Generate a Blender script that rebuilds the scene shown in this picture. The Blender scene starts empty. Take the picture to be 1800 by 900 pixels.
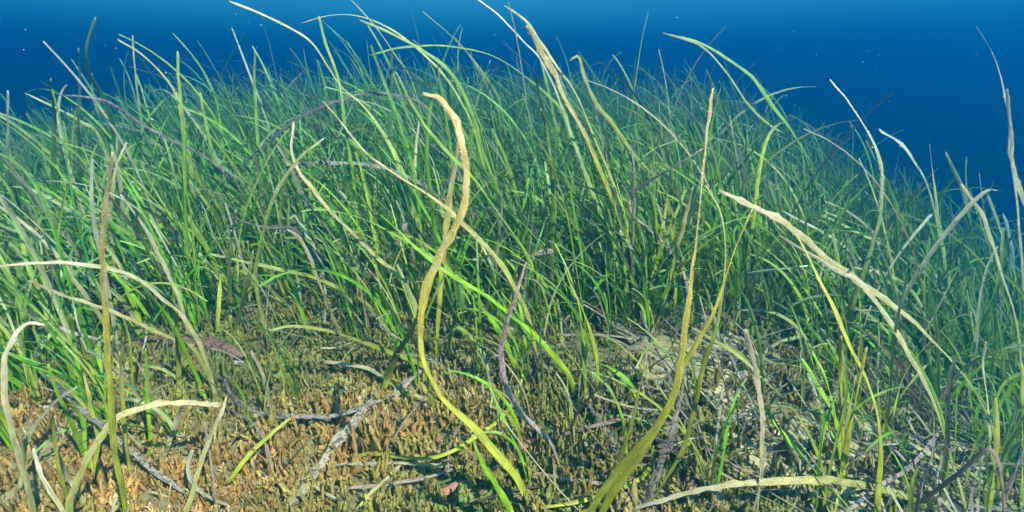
import bpy, math, random
import numpy as np
from mathutils import Vector

# ------------------------------------------------------------------ camera, water light, exposure
sc = bpy.context.scene
F = 1000.0                       # focal length in photo pixels (photo 1800 x 900)
CAM_H = 0.35
PITCH = math.atan(300.0 / F)     # horizon lies 300 px above the picture centre
cam_d = bpy.data.cameras.new("camera")
cam_d.sensor_width = 36.0
cam_d.lens = F / 1800.0 * 36.0
cam_d.clip_start = 0.01
cam_d.clip_end = 500.0
cam = bpy.data.objects.new("camera", cam_d)
cam.location = (0, 0, CAM_H)
cam.rotation_euler = (math.pi / 2 - PITCH, 0, 0)
sc.collection.objects.link(cam)
sc.camera = cam

SUN_EL, SUN_AZ = math.radians(45), math.radians(138)      # azimuth clockwise from the view direction (+Y)
world = bpy.data.worlds.new("World")
sc.world = world
world.use_nodes = True
wn = world.node_tree
sky = wn.nodes.new("ShaderNodeTexSky")
sky.sky_type = 'NISHITA'
sky.sun_disc = False
sky.sun_elevation = SUN_EL
sky.sun_rotation = SUN_AZ
bg = wn.nodes["Background"]
bg.inputs["Strength"].default_value = 0.05
wn.links.new(sky.outputs[0], bg.inputs["Color"])
sun_d = bpy.data.lights.new("sun", 'SUN')
sun_d.energy = 5.0
sun_d.angle = math.radians(0.6)
sun_d.color = (1.0, 0.56, 0.44)
sun = bpy.data.objects.new("sun", sun_d)
sdir = Vector((math.cos(SUN_EL) * math.sin(SUN_AZ), math.cos(SUN_EL) * math.cos(SUN_AZ), math.sin(SUN_EL)))
sun.rotation_euler = (-sdir).to_track_quat('-Z', 'Y').to_euler()
sun.location = sdir * 3
sc.collection.objects.link(sun)
sc.view_settings.view_transform = 'Standard'
sc.view_settings.look = 'None'
sc.view_settings.gamma = 1.0
sc.view_settings.use_curve_mapping = False
sc.view_settings.exposure = 3.12
sc.cycles.volume_bounces = 2
sc.cycles.max_bounces = 6
sc.cycles.diffuse_bounces = 3
sc.cycles.transmission_bounces = 3
sc.cycles.use_denoising = True
sc.cycles.sample_clamp_indirect = 6.0

WATER_TOP = 1.1
rng = np.random.default_rng(7)
COL = sc.collection

# ------------------------------------------------------------------ terrain shape and pixel helpers
def sstep(a, b, x):
    t = np.clip((x - a) / (b - a), 0, 1)
    return t * t * (3 - 2 * t)

def terrain(x, y):
    x = np.asarray(x, float); y = np.asarray(y, float)
    u = np.maximum(0, x - 0.34 * np.maximum(y, 0) - 0.03)
    z = -0.42 * u ** 1.2
    v = np.maximum(0, -x - 0.75 * np.maximum(y, 0) - 0.1)
    z = z - 0.16 * v ** 1.2
    r = np.hypot(x, y)
    z = z + 0.11 * np.exp(-((x + 0.12 * y) / (0.6 * np.maximum(y, 0.3))) ** 2) * sstep(0.9, 2.2, r) - 0.10 * sstep(0.25, 1.6, -x - 0.25 * y) - 0.006 * np.maximum(0, r - 2.6) ** 2
    z = z + 0.009 * np.sin(7.1 * x + 1.3) * np.sin(6.3 * y + 0.4) + 0.005 * np.sin(17 * x + 3 * y) * np.cos(15 * y - 4 * x)
    z = z + 0.0025 * np.sin(43 * x + 11 * y) * np.sin(39 * y - 7 * x + 1)
    return np.maximum(z, -3.2)

CP, SP = math.cos(PITCH), math.sin(PITCH)
def ray(px, py):
    a = (np.asarray(px, float) - 900) / F
    b = (450 - np.asarray(py, float)) / F
    d = np.stack([a, CP + b * SP, b * CP - SP], -1)
    return d / np.linalg.norm(d, axis=-1, keepdims=True)

CAMP = np.array([0, 0, CAM_H])
def ground_hit(px, py):
    d = ray(px, py)
    t = 0.15
    for _ in range(4000):
        p = CAMP + d * t
        g = p[2] - float(terrain(p[0], p[1]))
        if g < 0.0004 or t > 6:
            break
        t += max(0.0008, g * 0.5)
    return CAMP + d * t

def project(P):
    """world points -> photo pixels and forward depth"""
    q = np.asarray(P, float) - CAMP
    fwd = q[..., 1] * CP - q[..., 2] * SP
    up = q[..., 1] * SP + q[..., 2] * CP
    f = np.where(fwd > 0.02, fwd, 0.02)
    return 900 + F * q[..., 0] / f, 450 - F * up / f, fwd

def nrm(v):
    return v / np.maximum(np.linalg.norm(v, axis=-1, keepdims=True), 1e-9)

# ------------------------------------------------------------------ materials
def new_mat(name):
    m = bpy.data.materials.new(name)
    m.use_nodes = True
    nt = m.node_tree
    nt.nodes.clear()
    out = nt.nodes.new("ShaderNodeOutputMaterial")
    return m, nt, out

def N(nt, kind, **kw):
    n = nt.nodes.new(kind)
    for k, v in kw.items():
        if k in n.inputs:
            n.inputs[k].default_value = v
        else:
            setattr(n, k, v)
    return n

def mixrgb(nt, fac, a, b, blend='MIX'):
    n = nt.nodes.new("ShaderNodeMix")
    n.data_type = 'RGBA'
    n.blend_type = blend
    for sock, val in ((n.inputs[0], fac), (n.inputs[6], a), (n.inputs[7], b)):
        if hasattr(val, 'is_output'):
            nt.links.new(val, sock)
        else:
            sock.default_value = val if isinstance(val, (int, float)) else (*val, 1.0)
    return n.outputs[2]

def ramp(nt, src, stops):
    r = nt.nodes.new("ShaderNodeValToRGB")
    e = r.color_ramp.elements
    while len(e) < len(stops):
        e.new(0.5)
    for k, (p, c) in enumerate(stops):
        e[k].position = p
        e[k].color = (c, c, c, 1) if isinstance(c, (int, float)) else (*c, 1)
    nt.links.new(src, r.inputs[0])
    return r.outputs[0]

def leaf_material(name, speck_dark, speck_light, trans=0.4, dead=False):
    """colour from the 'pigment' attribute, its alpha says how encrusted the leaf is there; veins run along 'strand'"""
    m, nt, out = new_mat(name)
    at = N(nt, "ShaderNodeAttribute", attribute_name="pigment")
    sd = N(nt, "ShaderNodeAttribute", attribute_name="strand")
    def tex(scale_x, scale_y, detail, rough=0.6):
        mp = N(nt, "ShaderNodeMapping")
        mp.inputs["Scale"].default_value = (scale_x, scale_y, 1.0)
        nt.links.new(sd.outputs["Vector"], mp.inputs["Vector"])
        n = N(nt, "ShaderNodeTexNoise", Scale=1.0, Detail=detail, Roughness=rough)
        nt.links.new(mp.outputs[0], n.inputs["Vector"])
        return n.outputs["Fac"]
    vein = tex(1500.0, 25.0, 2.0)
    blotch = tex(160.0, 55.0, 4.0)
    fine = tex(620.0, 420.0, 4.0, 0.7)
    spots = tex(420.0, 260.0, 3.0, 0.6)
    tone = ramp(nt, blotch, [(0.3, 0.62), (0.7, 1.3)])
    base = mixrgb(nt, 1.0, at.outputs["Color"], tone, 'MULTIPLY')
    base = mixrgb(nt, 1.0, base, ramp(nt, vein, [(0.32, 0.75), (0.62, 1.15)]), 'MULTIPLY')
    patch = ramp(nt, tex(230.0, 38.0, 3.0), [(0.38, 0.15), (0.62, 1.25)])      # growth comes in patches with bare leaf between
    crusty = N(nt, "ShaderNodeMath", operation='MULTIPLY')
    nt.links.new(at.outputs["Alpha"], crusty.inputs[0]); nt.links.new(patch, crusty.inputs[1])
    add = N(nt, "ShaderNodeMath", operation='MULTIPLY_ADD')
    nt.links.new(crusty.outputs[0], add.inputs[0])
    add.inputs[1].default_value = 0.45
    nt.links.new(fine, add.inputs[2])
    fac = ramp(nt, add.outputs[0], [(0.62, 0.0), (0.82, 1.0)])
    speck = mixrgb(nt, 1.0, speck_light, ramp(nt, blotch, [(0.35, 0.6), (0.65, 1.1)]), 'MULTIPLY')
    speck = mixrgb(nt, 0.5, speck, at.outputs["Color"])
    col = mixrgb(nt, fac, base, speck)
    dk = ramp(nt, spots, [(0.40, 1.0), (0.52, 0.0)]) if dead else ramp(nt, spots, [(0.30, 1.0), (0.40, 0.0)])
    mul = N(nt, "ShaderNodeMath", operation='MULTIPLY')
    mul.use_clamp = True
    nt.links.new(dk, mul.inputs[0]); nt.links.new(at.outputs["Alpha"], mul.inputs[1])
    mul2 = N(nt, "ShaderNodeMath", operation='MULTIPLY'); mul2.use_clamp = True
    nt.links.new(mul.outputs[0], mul2.inputs[0]); mul2.inputs[1].default_value = 1.5 if dead else 0.8
    col = mixrgb(nt, mul2.outputs[0], col, speck_dark)
    hsum = N(nt, "ShaderNodeMath", operation='ADD')
    nt.links.new(vein, hsum.inputs[0]); nt.links.new(fine, hsum.inputs[1])
    bump = N(nt, "ShaderNodeBump", Strength=0.7, Distance=0.0006)
    nt.links.new(hsum.outputs[0], bump.inputs["Height"])
    p = N(nt, "ShaderNodeBsdfPrincipled", Roughness=0.55)
    p.inputs["Specular IOR Level"].default_value = 0.25
    nt.links.new(col, p.inputs["Base Color"]); nt.links.new(bump.outputs[0], p.inputs["Normal"])
    t = N(nt, "ShaderNodeBsdfTranslucent")
    nt.links.new(col, t.inputs["Color"])
    mx = N(nt, "ShaderNodeMixShader"); mx.inputs[0].default_value = trans
    nt.links.new(p.outputs[0], mx.inputs[1]); nt.links.new(t.outputs[0], mx.inputs[2])
    nt.links.new(mx.outputs[0], out.inputs["Surface"])
    return m

M_LEAF = leaf_material("seagrass_leaf", (0.10, 0.075, 0.03), (0.62, 0.56, 0.44))
M_DEAD = leaf_material("dead_speckled_leaf", (0.045, 0.032, 0.026), (0.42, 0.32, 0.26), 0.15, True)

def simple_mat(name, scale, c0, c1, rough=0.85, attr=False, bump=0.6, dist=0.002, trans=0.0):
    m, nt, out = new_mat(name)
    tc = N(nt, "ShaderNodeTexCoord")
    n = N(nt, "ShaderNodeTexNoise", Scale=scale, Detail=5.0, Roughness=0.6)
    nt.links.new(tc.outputs["Object"], n.inputs["Vector"])
    if attr:
        at = N(nt, "ShaderNodeAttribute", attribute_name="pigment")
        col = mixrgb(nt, 1.0, at.outputs["Color"], ramp(nt, n.outputs["Fac"], [(0.3, 0.65), (0.7, 1.3)]), 'MULTIPLY')
    else:
        col = ramp(nt, n.outputs["Fac"], [(0.35, c0), (0.65, c1)])
    b = N(nt, "ShaderNodeBump", Strength=bump, Distance=dist)
    nt.links.new(n.outputs["Fac"], b.inputs["Height"])
    p = N(nt, "ShaderNodeBsdfPrincipled", Roughness=rough)
    p.inputs["Specular IOR Level"].default_value = 0.2
    nt.links.new(col, p.inputs["Base Color"]); nt.links.new(b.outputs[0], p.inputs["Normal"])
    if trans:
        t = N(nt, "ShaderNodeBsdfTranslucent")
        nt.links.new(col, t.inputs["Color"])
        mx = N(nt, "ShaderNodeMixShader"); mx.inputs[0].default_value = trans
        nt.links.new(p.outputs[0], mx.inputs[1]); nt.links.new(t.outputs[0], mx.inputs[2])
        nt.links.new(mx.outputs[0], out.inputs["Surface"])
    else:
        nt.links.new(p.outputs[0], out.inputs["Surface"])
    return m

M_ALGA = simple_mat("turf_alga", 260.0, None, None, attr=True, trans=0.2)
M_CRUST = simple_mat("epiphyte_crust", 500.0, None, None, attr=True, bump=0.4)
M_BODY = simple_mat("sea_cucumber_skin", 140.0, (0.09, 0.035, 0.028), (0.22, 0.11, 0.09), 0.6, bump=1.0, dist=0.003)
M_SPONGE = simple_mat("orange_sponge", 120.0, (0.10, 0.055, 0.012), (0.34, 0.17, 0.03), 0.9, bump=1.0, dist=0.004)
M_STONE = simple_mat("dark_stone", 150.0, (0.012, 0.012, 0.016), (0.06, 0.05, 0.06), 0.7, bump=1.0)
M_SNOW = simple_mat("marine_snow", 300.0, (0.12, 0.15, 0.17), (0.25, 0.3, 0.32))

# ------------------------------------------------------------------ mesh helpers
def mesh_from(name, V, Fq, mat, pig=None, smooth=True, strand=None):
    """V (n,3), Fq (m,4) or (m,3) int array"""
    me = bpy.data.meshes.new(name)
    V = np.ascontiguousarray(V, np.float32); Fq = np.ascontiguousarray(Fq, np.int32)
    k = Fq.shape[1]
    me.vertices.add(len(V)); me.vertices.foreach_set("co", V.ravel())
    me.loops.add(Fq.size); me.loops.foreach_set("vertex_index", Fq.ravel())
    me.polygons.add(len(Fq))
    me.polygons.foreach_set("loop_start", np.arange(0, Fq.size, k, dtype=np.int32))
    me.polygons.foreach_set("loop_total", np.full(len(Fq), k, np.int32))
    me.polygons.foreach_set("use_smooth", np.full(len(Fq), smooth))
    me.materials.append(mat)
    if pig is not None:
        a = me.attributes.new("pigment", 'FLOAT_COLOR', 'POINT')
        a.data.foreach_set("color", np.ascontiguousarray(pig, np.float32).ravel())
    if strand is not None:      # metres across and along the leaf
        a = me.attributes.new("strand", 'FLOAT_VECTOR', 'POINT')
        a.data.foreach_set("vector", np.ascontiguousarray(strand, np.float32).ravel())
    me.update(calc_edges=True)
    return me

def link(name, data, parent=None, loc=None, label=None, cat=None, group=None, kind=None):
    o = bpy.data.objects.new(name, data)
    COL.objects.link(o)
    if parent is not None:
        o.parent = parent
    if loc is not None:
        o.location = loc
    if label: o["label"] = label
    if cat: o["category"] = cat
    if group: o["group"] = group
    if kind: o["kind"] = kind
    return o

def catmull(P, n):
    P = np.asarray(P, float)
    P = np.vstack([2 * P[0] - P[1], P, 2 * P[-1] - P[-2]])
    seg = np.linalg.norm(np.diff(P[1:-1], axis=0), axis=1)
    cum = np.concatenate([[0], np.cumsum(seg)]); cum /= cum[-1]
    s = np.linspace(0, 1, n)
    i = np.clip(np.searchsorted(cum, s, side='right') - 1, 0, len(seg) - 1)
    t = ((s - cum[i]) / np.maximum(cum[i + 1] - cum[i], 1e-9))[:, None]
    p0, p1, p2, p3 = P[i], P[i + 1], P[i + 2], P[i + 3]
    return 0.5 * (2 * p1 + (p2 - p0) * t + (2 * p0 - 5 * p1 + 4 * p2 - p3) * t * t + (3 * p1 - p0 - 3 * p2 + p3) * t ** 3)

PROF = [(-0.5, 0), (-0.43, 0.42), (0, 0.5), (0.43, 0.42), (0.5, 0), (0.43, -0.42), (0, -0.5), (-0.43, -0.42)]
def blade_geo(C, W, S, thick=0.09):
    """solid blade: centre line C (n,3), width W (n), side vectors S (n,3): flat section of 8 points, closed ends"""
    n = len(C)
    T = nrm(np.gradient(C, axis=0))
    S = nrm(S - (S * T).sum(1, keepdims=True) * T)
    Nn = np.cross(T, S)
    V = np.stack([C + S * (W * a)[:, None] + Nn * (W * thick * b)[:, None] for a, b in PROF], 1).reshape(-1, 3)
    i = np.arange(n - 1)[:, None] * 8; j = np.arange(8)[None, :]
    a = i + j; b = i + (j + 1) % 8
    Fq = np.stack([a, b, b + 8, a + 8], -1).reshape(-1, 4)
    e = (n - 1) * 8
    caps = np.array([[0, 7, 6, 1], [1, 6, 5, 2], [2, 5, 4, 3]])
    caps = np.vstack([caps, caps[:, ::-1] + e])
    return V, np.vstack([Fq, caps]), T, S, Nn

TET_V = np.array([[1, 1, 1], [1, -1, -1], [-1, 1, -1], [-1, -1, 1]], float) * 0.6
TET_F = np.array([[0, 1, 2], [0, 3, 1], [0, 2, 3], [1, 3, 2]])
OCT_V = np.array([[1, 0, 0], [-1, 0, 0], [0, 1, 0], [0, -1, 0], [0, 0, 1], [0, 0, -1]], float)
OCT_F = np.array([[0, 2, 4], [2, 1, 4], [1, 3, 4], [3, 0, 4], [2, 0, 5], [1, 2, 5], [3, 1, 5], [0, 3, 5]])

# pigment stops: base, middle, tip ; crust at base / tip ; crust colour ; material
ST = {
    'green':  ((0.22, 0.31, 0.015), (0.18, 0.31, 0.02), (0.24, 0.34, 0.07), 0.02, 0.30, (0.50, 0.52, 0.36), 'L'),
    'bright': ((0.28, 0.36, 0.01), (0.20, 0.37, 0.012), (0.22, 0.38, 0.03), 0.00, 0.12, (0.50, 0.52, 0.36), 'L'),
    'deep':   ((0.09, 0.16, 0.02), (0.07, 0.16, 0.03), (0.10, 0.20, 0.05), 0.02, 0.15, (0.40, 0.45, 0.33), 'L'),
    'yellow': ((0.30, 0.30, 0.02), (0.36, 0.35, 0.03), (0.40, 0.36, 0.06), 0.03, 0.30, (0.60, 0.50, 0.24), 'L'),
    'gold':   ((0.26, 0.28, 0.02), (0.36, 0.31, 0.04), (0.46, 0.36, 0.13), 0.10, 0.75, (0.66, 0.52, 0.27), 'L'),
    'olive':  ((0.19, 0.20, 0.02), (0.20, 0.22, 0.03), (0.30, 0.31, 0.10), 0.02, 0.35, (0.56, 0.52, 0.33), 'L'),
    'whitetip': ((0.20, 0.25, 0.03), (0.24, 0.29, 0.08), (0.50, 0.49, 0.38), 0.05, 0.95, (0.70, 0.67, 0.58), 'L'),
    'pale':   ((0.24, 0.30, 0.03), (0.31, 0.34, 0.07), (0.38, 0.37, 0.15), 0.15, 0.45, (0.62, 0.62, 0.52), 'L'),
    'tan':    ((0.30, 0.29, 0.05), (0.40, 0.33, 0.11), (0.48, 0.36, 0.20), 0.25, 0.75, (0.68, 0.57, 0.42), 'L'),
    'white':  ((0.32, 0.29, 0.08), (0.42, 0.35, 0.18), (0.48, 0.39, 0.28), 0.25, 0.60, (0.62, 0.55, 0.47), 'L'),
    'grey':   ((0.24, 0.19, 0.11), (0.28, 0.22, 0.14), (0.28, 0.22, 0.15), 0.55, 0.60, (0.60, 0.60, 0.60), 'D'),
    'speck':  ((0.20, 0.16, 0.12), (0.17, 0.13, 0.12), (0.21, 0.16, 0.15), 0.60, 0.70, (0.66, 0.65, 0.68), 'D'),
    'dark':   ((0.22, 0.24, 0.10), (0.09, 0.075, 0.07), (0.07, 0.05, 0.055), 0.25, 0.60, (0.55, 0.54, 0.55), 'D'),
    'mauve':  ((0.24, 0.17, 0.14), (0.28, 0.19, 0.17), (0.31, 0.21, 0.18), 0.30, 0.45, (0.60, 0.53, 0.54), 'D'),
    'brown':  ((0.20, 0.13, 0.09), (0.24, 0.15, 0.11), (0.30, 0.19, 0.15), 0.15, 0.30, (0.50, 0.42, 0.38), 'L'),
    'rust':   ((0.26, 0.10, 0.05), (0.34, 0.14, 0.08), (0.38, 0.19, 0.11), 0.05, 0.20, (0.55, 0.40, 0.30), 'L'),
}
def pigments(style, s, tint=1.0):
    tint = tint * 1.12  # traced leaves lightened too, flash brightness put into their pigment
    b, m, t, c0, c1 = ST[style][:5]
    b, m, t = map(np.array, (b, m, t))
    s = s[:, None]
    lo = b + (m - b) * np.clip(s / 0.5, 0, 1)
    c = np.where(s < 0.5, lo, m + (t - m) * np.clip((s - 0.5) / 0.5, 0, 1)) * tint
    k = c0 + (c1 - c0) * sstep(0.25, 0.95, s)
    return np.hstack([c, k])

def crust_part(leaf, C, W, S, Nn, style, r, amount):
    n = len(C)
    k = int(amount)
    if k < 6:
        return
    c0, c1, cc = ST[style][3:6]
    u = r.random(k * 4)
    u = u[r.random(k * 4) < (c0 + (c1 - c0) * sstep(0.25, 0.95, u))][:k]
    if len(u) < 6:
        return
    idx = np.clip((u * (n - 1)).astype(int), 0, n - 2); fr = (u * (n - 1) - idx)[:, None]
    P = C[idx] * (1 - fr) + C[idx + 1] * fr
    w = W[idx]
    side = r.choice([-1, 1], len(u)) * np.where(r.random(len(u)) < 0.6, 0.46, r.random(len(u)) * 0.4)
    face = r.choice([-1, 1], len(u))
    P = P + S[idx] * (w * side)[:, None] + Nn[idx] * (w * 0.07 * face * (np.abs(side) < 0.4))[:, None]
    R = w * r.uniform(0.04, 0.11, len(u)) * (0.7 if ST[style][6] == 'D' else 1.0)
    rot = nrm(r.normal(size=(len(u), 3, 3)))
    V = P[:, None, :] + np.einsum('kvi,kij->kvj', TET_V[None] * R[:, None, None] * r.uniform(0.6, 1.6, (len(u), 4, 1)), rot)
    Fq = (TET_F[None] + 4 * np.arange(len(u))[:, None, None]).reshape(-1, 3)
    near_col = pigments(style, u)[:, :3]
    mixc = near_col * 0.65 + np.array(cc)[None] * 0.25
    pig = np.repeat(np.column_stack([mixc * r.uniform(0.6, 1.15, (len(u), 1)), np.ones(len(u))]), 4, 0)
    link("epiphyte_crust", mesh_from("epiphyte_crust", V.reshape(-1, 3), Fq, M_CRUST, pig, False), leaf, kind="stuff")

def trace(pts, mode, lean, r, lift=0.0):
    """photo polyline (base first) -> world polyline: 'up' rises from the ground at its base, 'lie' rests on the ground"""
    pts = np.asarray(pts, float)
    n = max(28, int(np.linalg.norm(np.diff(pts, axis=0), axis=1).sum() / 8))
    Q = catmull(pts, n)
    s = np.linspace(0, 1, n)
    if mode == 'lie':
        g = np.array([ground_hit(x, y) for x, y in pts])
        C = catmull(g, n)
        C[:, 2] = np.maximum(C[:, 2], terrain(C[:, 0], C[:, 1]))
        h = 0.006 + lift * np.sin(np.pi * s)
        d = nrm(C - CAMP)
        C = C - d * (h / np.maximum(0.25, -d[:, 2]))[:, None]
        return C, s
    P0 = ground_hit(*pts[0])
    d = ray(Q[:, 0], Q[:, 1])
    nh = nrm((P0 - CAMP) * np.array([1, 1, 0]))
    t = ((P0 - CAMP) @ nh) / np.maximum(d @ nh, 0.05)
    ph = r.uniform(0, 6.28)
    t = t * (1 + lean * s ** 1.5 + 0.018 * np.sin(s * 5 + ph) * s)
    C = CAMP + d * t[:, None]
    for _ in range(40):             # where the slope would bury it, the leaf passes in front of the rise
        low = (C[:, 2] < terrain(C[:, 0], C[:, 1]) + 0.006 + 0.02 * np.sin(np.pi * s)) & (s > 0.03)
        if not low.any():
            break
        t = np.where(low, t * 0.985, t)
        k_ = np.array([0.25, 0.5, 0.25]); ts = np.convolve(np.pad(t, 1, mode='edge'), k_, mode='valid')
        t = np.where(low, np.minimum(t, ts), ts); t[0] = np.linalg.norm(P0 - CAMP)
        C = CAMP + d * t[:, None]
    C[0, 2] -= 0.004
    return C, s

def make_blade(name, style, wpx, pts, mode='up', lean=None, parent=None, origin=None, lift=0.0, seed=0, wtip=0.55, wp=None, **props):
    r = np.random.default_rng(1000 + seed)
    if lean is None:
        lean = r.uniform(-0.20, 0.05)
    C, s = trace(pts, mode, lean, r, lift)
    n = len(C)
    depth = project(C)[2]
    view = nrm(C - CAMP)
    T = nrm(np.gradient(C, axis=0))
    S = nrm(np.cross(T, view)); Nn = np.cross(S, T)
    roll = 0.5 * np.sin(s * r.uniform(2, 6) + r.uniform(0, 6)) + 0.2 * np.sin(s * r.uniform(9, 16) + r.uniform(0, 6))
    best = None
    for q in (1, -1):
        for c in (0.0, 0.4, -0.4, 0.75, -0.75, 1.05, -1.05):            # the blade turns its face to the light, not away from it
            S1 = S * np.cos(q * roll + c)[:, None] + Nn * np.sin(q * roll + c)[:, None]
            fn = np.cross(T, S1); fn = fn * np.where((fn * view).sum(1) > 0, -1, 1)[:, None]
            lit = np.clip(fn @ np.array(sdir), 0, 1).mean() - 0.09 * abs(c) + 0.03 * r.random()
            if best is None or lit > best[0]:
                best = (lit, S1, c)
    S = best[1]
    cr = pigments(style, s)[:, 3]
    rag = 1 + (0.05 + cr * 0.2) * np.interp(s * n, np.arange(0, n + 2, 1.5), r.normal(size=len(np.arange(0, n + 2, 1.5))))
    prof = np.where(s < 0.12, 0.72 + 0.28 * s / 0.12, 1.0) * (1 - (1 - wtip) * sstep(0.6, 1.0, s)) * np.where(s > 0.985, 0.55, 1.0)
    if wp is not None:
        prof = np.interp(s, [q[0] for q in wp], [q[1] for q in wp])
    W = (0.76 if wpx >= 9 else 0.86) / (0.25 + 0.75 * math.cos(best[2])) * wpx * depth / F * prof * np.clip(rag, 0.55, 1.5)
    jit = np.interp(np.arange(n), np.arange(0, n + 4, 3), r.normal(size=len(np.arange(0, n + 4, 3))))
    C = C + S * (jit * W * (0.05 + 0.16 * cr))[:, None]
    o0 = C[0].copy() if origin is None else np.asarray(origin)
    V, Fq, T, S, Nn = blade_geo(C - o0, W, S)
    pig = np.repeat(pigments(style, s, r.uniform(0.88, 1.12)), 8, 0)
    along = np.concatenate([[0], np.cumsum(np.linalg.norm(np.diff(C, axis=0), axis=1))])
    strand = np.stack([W[:, None] * np.array([q[0] for q in PROF])[None], np.repeat(along[:, None], 8, 1), np.full((n, 8), seed * 0.37)], -1)
    mat = M_DEAD if ST[style][6] == 'D' else M_LEAF
    me = mesh_from(name, V, Fq, mat, pig, strand=strand)
    o = link(name, me, parent, None if parent is not None else tuple(o0), **props)
    length = np.linalg.norm(np.diff(C, axis=0), axis=1).sum()
    crust_part(o, C - o0, W, S, Nn, style, r, np.clip(length / max(W.mean(), 1e-4) * 14.0 * cr.mean() * 2, 0, 1100) * (wpx >= 7))
    return o

def P(s):
    v = [float(t) for t in s.replace(',', ' ').split()]
    return np.array(v).reshape(-1, 2)

# where things grow
def density(px, py):
    """how thickly shoots grow, by where their foot shows in the photograph (0..1)"""
    edge = np.interp(px, [-600, 0, 300, 420, 560, 700, 900, 1050, 1250, 1400, 1520, 1700, 1900, 2600],
                         [620, 630, 600, 560, 530, 590, 670, 650, 580, 580, 670, 770, 800, 860])
    floor = np.interp(px, [-300, 0, 330, 480, 1300, 1480, 1900], [0.44, 0.44, 0.30, 0.19, 0.18, 0.36, 0.40])
    return np.clip(1 - sstep(edge - 60, edge + 60, py), floor, 1)

def turf_density(px, py):
    d = 1 - density(px, py) * 0.75
    sand = np.exp(-(((px - 1190) / 130) ** 2 + ((py - 640) / 70) ** 2)) + np.exp(-(((px - 1330) / 130) ** 2 + ((py - 760) / 110) ** 2)) * 0.8
    litter = sstep(1330, 1560, px) * 0.75
    return np.clip(d - 0.75 * sand - 0.4 * litter, 0.0, 1)


# things one can find in the picture, used to say where a repeat stands
LANDMARKS = [("the big wavy leaf's foot", 925, 880), ("the tall tan-tipped left leaf", 200, 760), ("the lilac-white bow-shaped leaf", 15, 720),
 ("the low tan arch", 250, 715), ("the sea cucumber", 330, 605), ("the whitish arch's foot", 375, 690), ("the speckled bowl-curved leaf", 540, 733),
 ("the broad grey dead leaf", 560, 810), ("the two level dead leaves", 700, 835), ("the rusty red fragment", 760, 870), ("the pinkish stiff leaf", 900, 690),
 ("the pale hook-shaped leaf", 863, 720), ("the tall brown-tipped leaf", 1150, 750), ("the yellow-green pair", 1050, 890), ("the sandy gap", 1230, 650),
 ("the lone pinkish-white leaf", 1335, 780), ("the orange sponge", 1390, 795), ("the yellow-green fan clump", 1480, 800), ("the long bottom arch", 1400, 850),
 ("the tent-shaped brown leaf", 1700, 820), ("the thick tan-crusted leaf", 1690, 670), ("the bright yellow corner leaf", 1748, 850), ("the blunt left-pointing leaf", 500, 475),
 ("the bow-arched leaf", 640, 390), ("the low yellow-green arch", 600, 590), ("the gold-crusted leaf's foot", 1140, 540), ("the question-mark leaf", 1190, 460),
 ("the slanting tan leaf", 345, 840), ("the short yellow turf leaf", 470, 770), ("the white bottom-left leaf", 90, 870), ("the pair of crossed left leaves", 90, 520)]
def where(px, py):
    d = [math.hypot(px - x, (py - y) * 1.3) for _, x, y in LANDMARKS]
    k = int(np.argmin(d)); n, x, y = LANDMARKS[k]
    near_ = "just " if d[k] < 45 else ("well " if d[k] > 130 and len(n.split()) < 5 else "")
    dx, dy = px - x, (py - y) * 1.3
    if abs(dx) > 2.2 * abs(dy): w = "left of" if dx < 0 else "right of"
    elif abs(dy) > 2.2 * abs(dx): w = "behind" if dy < 0 else "in front of"
    else: w = ("behind and " if dy < 0 else "in front and ") + ("left of" if dx < 0 else "right of")
    return near_ + w + " " + n
# ------------------------------------------------------------------ setting: sea bed and the water itself
def axis(lo, hi, fine_lo, fine_hi, step, grow=1.18):
    a = list(np.arange(fine_lo, fine_hi + 1e-6, step))
    d = step
    while a[-1] < hi:
        d *= grow; a.append(min(a[-1] + d, hi))
    d = step
    while a[0] > lo:
        d *= grow; a.insert(0, max(a[0] - d, lo))
    return np.array(a)
gx = axis(-18, 18, -1.0, 1.2, 0.012); gy = axis(-6, 22, 0.1, 1.3, 0.012)
GX, GY = np.meshgrid(gx, gy)
nx, ny = len(gx), len(gy)
Vg = np.stack([GX, GY, terrain(GX, GY)], -1).reshape(-1, 3)
ii = (np.arange(ny - 1)[:, None] * nx + np.arange(nx - 1)[None]).ravel()
m, nt, out = new_mat("sea_bed_sand")
tc = N(nt, "ShaderNodeTexCoord")
na = N(nt, "ShaderNodeTexNoise", Scale=9.0, Detail=6.0, Roughness=0.6)
nb = N(nt, "ShaderNodeTexNoise", Scale=120.0, Detail=5.0, Roughness=0.7)
ncx = N(nt, "ShaderNodeTexVoronoi", Scale=420.0)
for n_ in (na, nb, ncx):
    nt.links.new(tc.outputs["Object"], n_.inputs["Vector"])
c_a = ramp(nt, na.outputs["Fac"], [(0.32, (0.32, 0.24, 0.11)), (0.6, (0.54, 0.43, 0.24))])
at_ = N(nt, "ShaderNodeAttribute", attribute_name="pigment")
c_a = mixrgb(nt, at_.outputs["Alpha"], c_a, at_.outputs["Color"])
c_b = mixrgb(nt, 1.0, c_a, ramp(nt, nb.outputs["Fac"], [(0.3, 0.45), (0.65, 1.25)]), 'MULTIPLY')
bm_ = N(nt, "ShaderNodeBump", Strength=0.8, Distance=0.004)
nt.links.new(nb.outputs["Fac"], bm_.inputs["Height"])
pb = N(nt, "ShaderNodeBsdfPrincipled", Roughness=0.95)
nt.links.new(c_b, pb.inputs["Base Color"]); nt.links.new(bm_.outputs[0], pb.inputs["Normal"])
nt.links.new(pb.outputs[0], out.inputs["Surface"])
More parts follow.
